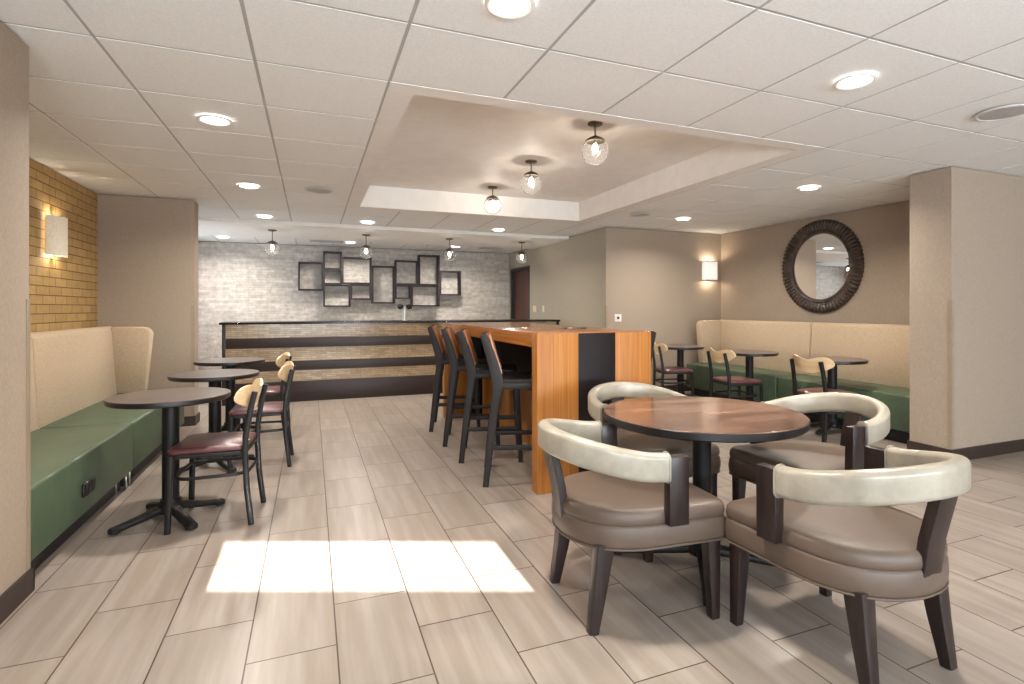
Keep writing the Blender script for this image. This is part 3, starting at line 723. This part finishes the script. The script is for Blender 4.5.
# ------------------------------------------------------------------ ceiling fixtures
def can(x, y, z, label, power=26, col=(1.0, .9, .78), first=[None]):
    if first[0] is None:
        r = thing('recessed_downlight', '', 'downlight')
        MB().lathe([(.098, .001), (.098, -.006), (.088, -.010), (.078, -.006), (.074, .001)], 40, capped=False).build('trim_ring', M['white'], r)
        MB().lathe([(0, -.0035), (.077, -.0035)], 40, capped=False).build('lens', M['lens'], r)
        first[0] = r; o = r
    else: o = copy_tree(first[0])
    o.location = (x, y, z); o['label'] = label; o['group'] = 'recessed ceiling downlights'
    light('downlight_lamp', 'AREA', (x, y, z - .014), power, col, (0, 0, 0), .15, spread=math.radians(150))
    return o
ZC = H - .001
for x, y, z, lb, p, in [
    (.708, 1.98, ZC, 'bright recessed downlight cut by the top edge of the photo', 26),
    (-.555, 3.89, ZC, 'recessed downlight above the nearest left cafe table', 26),
    (2.594, 1.985, ZC, 'large bright recessed downlight at upper right, before the right speaker', 26),
    (-.555, 5.875, ZC, 'recessed downlight left of the small ceiling speaker by the tray', 22),
    (4.487, 3.92, ZC, 'recessed downlight in front of the round mirror', 26),
    (4.515, 5.90, ZC, 'recessed downlight near the frosted sconce corner', 22),
    (-.555, 7.755, ZC, 'recessed downlight left above the first soffit pendant', 18),
    (.717, 7.755, ZC, 'recessed downlight before the soffit, above the framed boxes', 18),
    (2.59, 7.765, ZC, 'recessed downlight before the soffit, right of the tray pendants', 18),
    (-1.337, 10.25, ZC, 'far downlight over the left end of the servery', 20),
    (.644, 10.25, ZC, 'far downlight over the middle of the servery, behind the soffit', 20),
    (2.538, 10.15, ZC, 'far downlight over the right end of the servery', 20)]:
    col = (1.0, .92, .82) if y < 9 else (1.0, .93, .86); p *= 1.1
    can(x, y, z, lb, p, col)

def pendant(st):
    r = thing('globe_pendant', '', 'pendant lamp')
    MB().lathe([(.058, 0), (.058, -.012), (.05, -.018), (.012, -.020), (.010, -.028)], 28).build('canopy', M['bronze'], r)
    MB().lathe([(.006, -.02), (.006, -.115 - st)], 12).build('stem', M['bronze'], r)
    dz = lambda p: [(a, b - st) for a, b in p]
    MB().lathe(dz([(.010, -.098), (.022, -.104), (.050, -.116), (.072, -.134), (.076, -.143), (.074, -.146), (.02, -.134), (0, -.134)]), 32, capped=False).build('cap', M['bronze'], r)
    prof = []
    for i in range(22):
        a = math.radians(46 + (180 - 46) * i / 21); prof.append((.104 * math.sin(a) ** .9, -.218 - st + .102 * math.cos(a)))
    prof[-1] = (0, prof[-1][1])
    MB().lathe(prof, 40, capped=False).build('globe', M['glass'], r)
    MB().lathe(dz([(0, -.13), (.016, -.13), (.016, -.152), (.012, -.160)]), 16, capped=False).build('socket', M['bronze'], r)
    MB().lathe(dz([(.010, -.160), (.013, -.168), (.022, -.188), (.024, -.202), (.018, -.220), (.009, -.228), (0, -.229)]), 20, capped=False).build('bulb', M['bulb'], r)
    return r
pendants = {1.0: pendant(0.0), 1.3: pendant(.055)}; used = set()
for x, y, z, lb, st, pw in [
    (2.03, 3.73, 2.70, 'nearest clear globe pendant in the ceiling tray', 1.0, 15),
    (1.98, 4.93, 2.70, 'middle clear globe pendant of the ceiling tray', 1.0, 15),
    (1.98, 6.15, 2.70, 'farthest clear globe pendant in the ceiling tray', 1.0, 15),
    (-.52, 8.72, 2.40, 'leftmost clear globe pendant hanging from the soffit before the counter', 1.3, 9),
    (.78, 8.74, 2.40, 'second soffit pendant from the left, in front of the framed boxes', 1.3, 9),
    (2.08, 8.74, 2.40, 'third soffit pendant from the left, beside the framed boxes', 1.3, 9),
    (3.33, 8.72, 2.40, 'rightmost soffit pendant, in front of the reddish door', 1.3, 9)]:
    o = pendants[st] if st not in used else copy_tree(pendants[st]); used.add(st)
    o.location = (x, y, z); o['label'] = lb; o['group'] = 'clear globe pendants'
    light('pendant_lamp', 'POINT', (x, y, z - .198 - (.055 if st > 1 else 0)), pw, (1, .9, .78), radius=.031)
def ceil_speaker(x, y, lb, r=.12):
    o = thing('ceiling_speaker', lb, 'speaker', (x, y, ZC), 0, 'ceiling speakers')
    MB().lathe([(r + .012, .001), (r + .012, -.005), (r, -.009), (r - .006, -.005)], 40, capped=False).build('rim', M['rim'], o)
    MB().lathe([(0, -.0055), (r - .002, -.0045)], 40, capped=False).build('grille', M['speaker'], o)
ceil_speaker(3.83, 1.97, 'grey round ceiling speaker cut by the right edge of the photo', .125)
ceil_speaker(.071, 5.81, 'grey round ceiling speaker left of the tray'); ceil_speaker(3.79, 5.80, 'grey round ceiling speaker right of the tray')
def vent(x0, x1, y0, y1, lb):
    o = thing('ceiling_vent', lb, 'vent', ((x0 + x1) / 2, (y0 + y1) / 2, ZC - .001), 0, 'servery ceiling vents'); a, b = (x1 - x0) / 2, (y1 - y0) / 2
    m = frame_slab(MB(), -a, a, -b, b, -a + .03, a - .03, -b + .03, b - .03, -.012, 0); m.build('frame', M['white'], o)
    m = MB()
    for k in range(9):
        y = -b + .05 + (2 * b - .1) * k / 8; m.box(-a + .03, a - .03, y - .008, y + .008, -.008, -.003)
    m.build('louver', M['speaker'], o)
vent(-.05, .55, 9.85, 10.40, 'rectangular ceiling vent above the left framed boxes'); vent(2.95, 3.50, 9.85, 10.40, 'rectangular ceiling vent before the right end of the stone wall')
sp = tag(MB().lathe([(.03, 0), (.03, -.006), (.008, -.008), (.008, -.04), (.02, -.045), (.02, -.048), (0, -.05)], 16).build('sprinkler_head', M['chrome']), 'small sprinkler head on the servery ceiling between two vents', 'sprinkler'); sp.location = (2.0, 10.1, ZC)
# wall plates
def plate(name, lb, cat, loc, rz, mat, w=.075, h=.118, slot='sw'):
    o = thing(name, lb, cat, loc, rz)
    MB().box(-w / 2, w / 2, 0, .006, -h / 2, h / 2, .002).build('plate', mat, o)
    m = MB()
    if slot == 'sw': m.box(-.017, .017, .005, .010, -.033, .033, .002); m.build('rocker', mat, o)
    else: m.box(-.018, .018, .005, .012, -.018, .018, .003); m.build('socket', M['slot'], o)
    return o
plate('wall_switch', 'white switch plate on the cream wall right of the door', 'switch', (3.93, 9.18, 1.26), PI / 2, M['plate'])
plate('wall_outlet', 'almond plate on the cream wall next to the reddish door', 'wall plate', (3.93, 9.60, 1.26), PI / 2, M['almond'], .15)
plate('wall_outlet', 'white square wall plate with dark socket on the taupe wall right of the cream corner', 'wall plate', (4.13, 6.90, 1.13), PI, M['plate'], .115, .11, 'o')

# ------------------------------------------------------------------ daylight and added fill
# sun through the slot shaped in the rear wall (travels along +Y, downward)
sun = bpy.data.lights.new('sun', 'SUN'); sun.energy = 38; sun.angle = math.radians(.2); sun.color = (1.0, .98, .96)
so = bpy.data.objects.new('sun', sun); COL.objects.link(so)
so.rotation_euler = Vector((0, 1, -tanE)).to_track_quat('-Z', 'Y').to_euler()
zr = -TH
for k, (a, b) in enumerate(win):     # added fill lamps before the shades, tilted up to brighten the ceiling
    d = DB - .03; c_ = (a + b) / 2
    light('window_daylight', 'AREA', (-FW[0] * d + RT[0] * c_, -FW[1] * d + RT[1] * c_, 1.275), 225, (.86, .93, 1.0), (PI / 2 + math.radians(32), 0, zr), b - a - .05, sy=1.1)
light('servery_window_daylight', 'AREA', (XL + .02, 9.45, 1.4), 20, (.86, .93, 1.0), (0, -PI / 2, 0), 1.2, sy=2.2)
W = bpy.data.worlds.new('World'); S.world = W; W.use_nodes = True
W.node_tree.nodes['Background'].inputs[0].default_value = (.72, .84, 1, 1); W.node_tree.nodes['Background'].inputs[1].default_value = 1.0

# ------------------------------------------------------------------ camera
cam = bpy.data.cameras.new('camera'); co = bpy.data.objects.new('camera', cam); COL.objects.link(co)
co.location = (0, 0, 1.27); co.rotation_euler = (PI / 2, 0, -TH)
cam.sensor_width = 36; cam.lens = 546.79 / 1024 * 36; cam.shift_x = -21 / 1024; cam.shift_y = -33.73 / 1024; cam.clip_start = .02
S.camera = co
S.view_settings.view_transform = 'Standard'; S.view_settings.look = 'None'; S.view_settings.gamma = 1; S.view_settings.exposure = 0.24
S.view_settings.use_curve_mapping = False
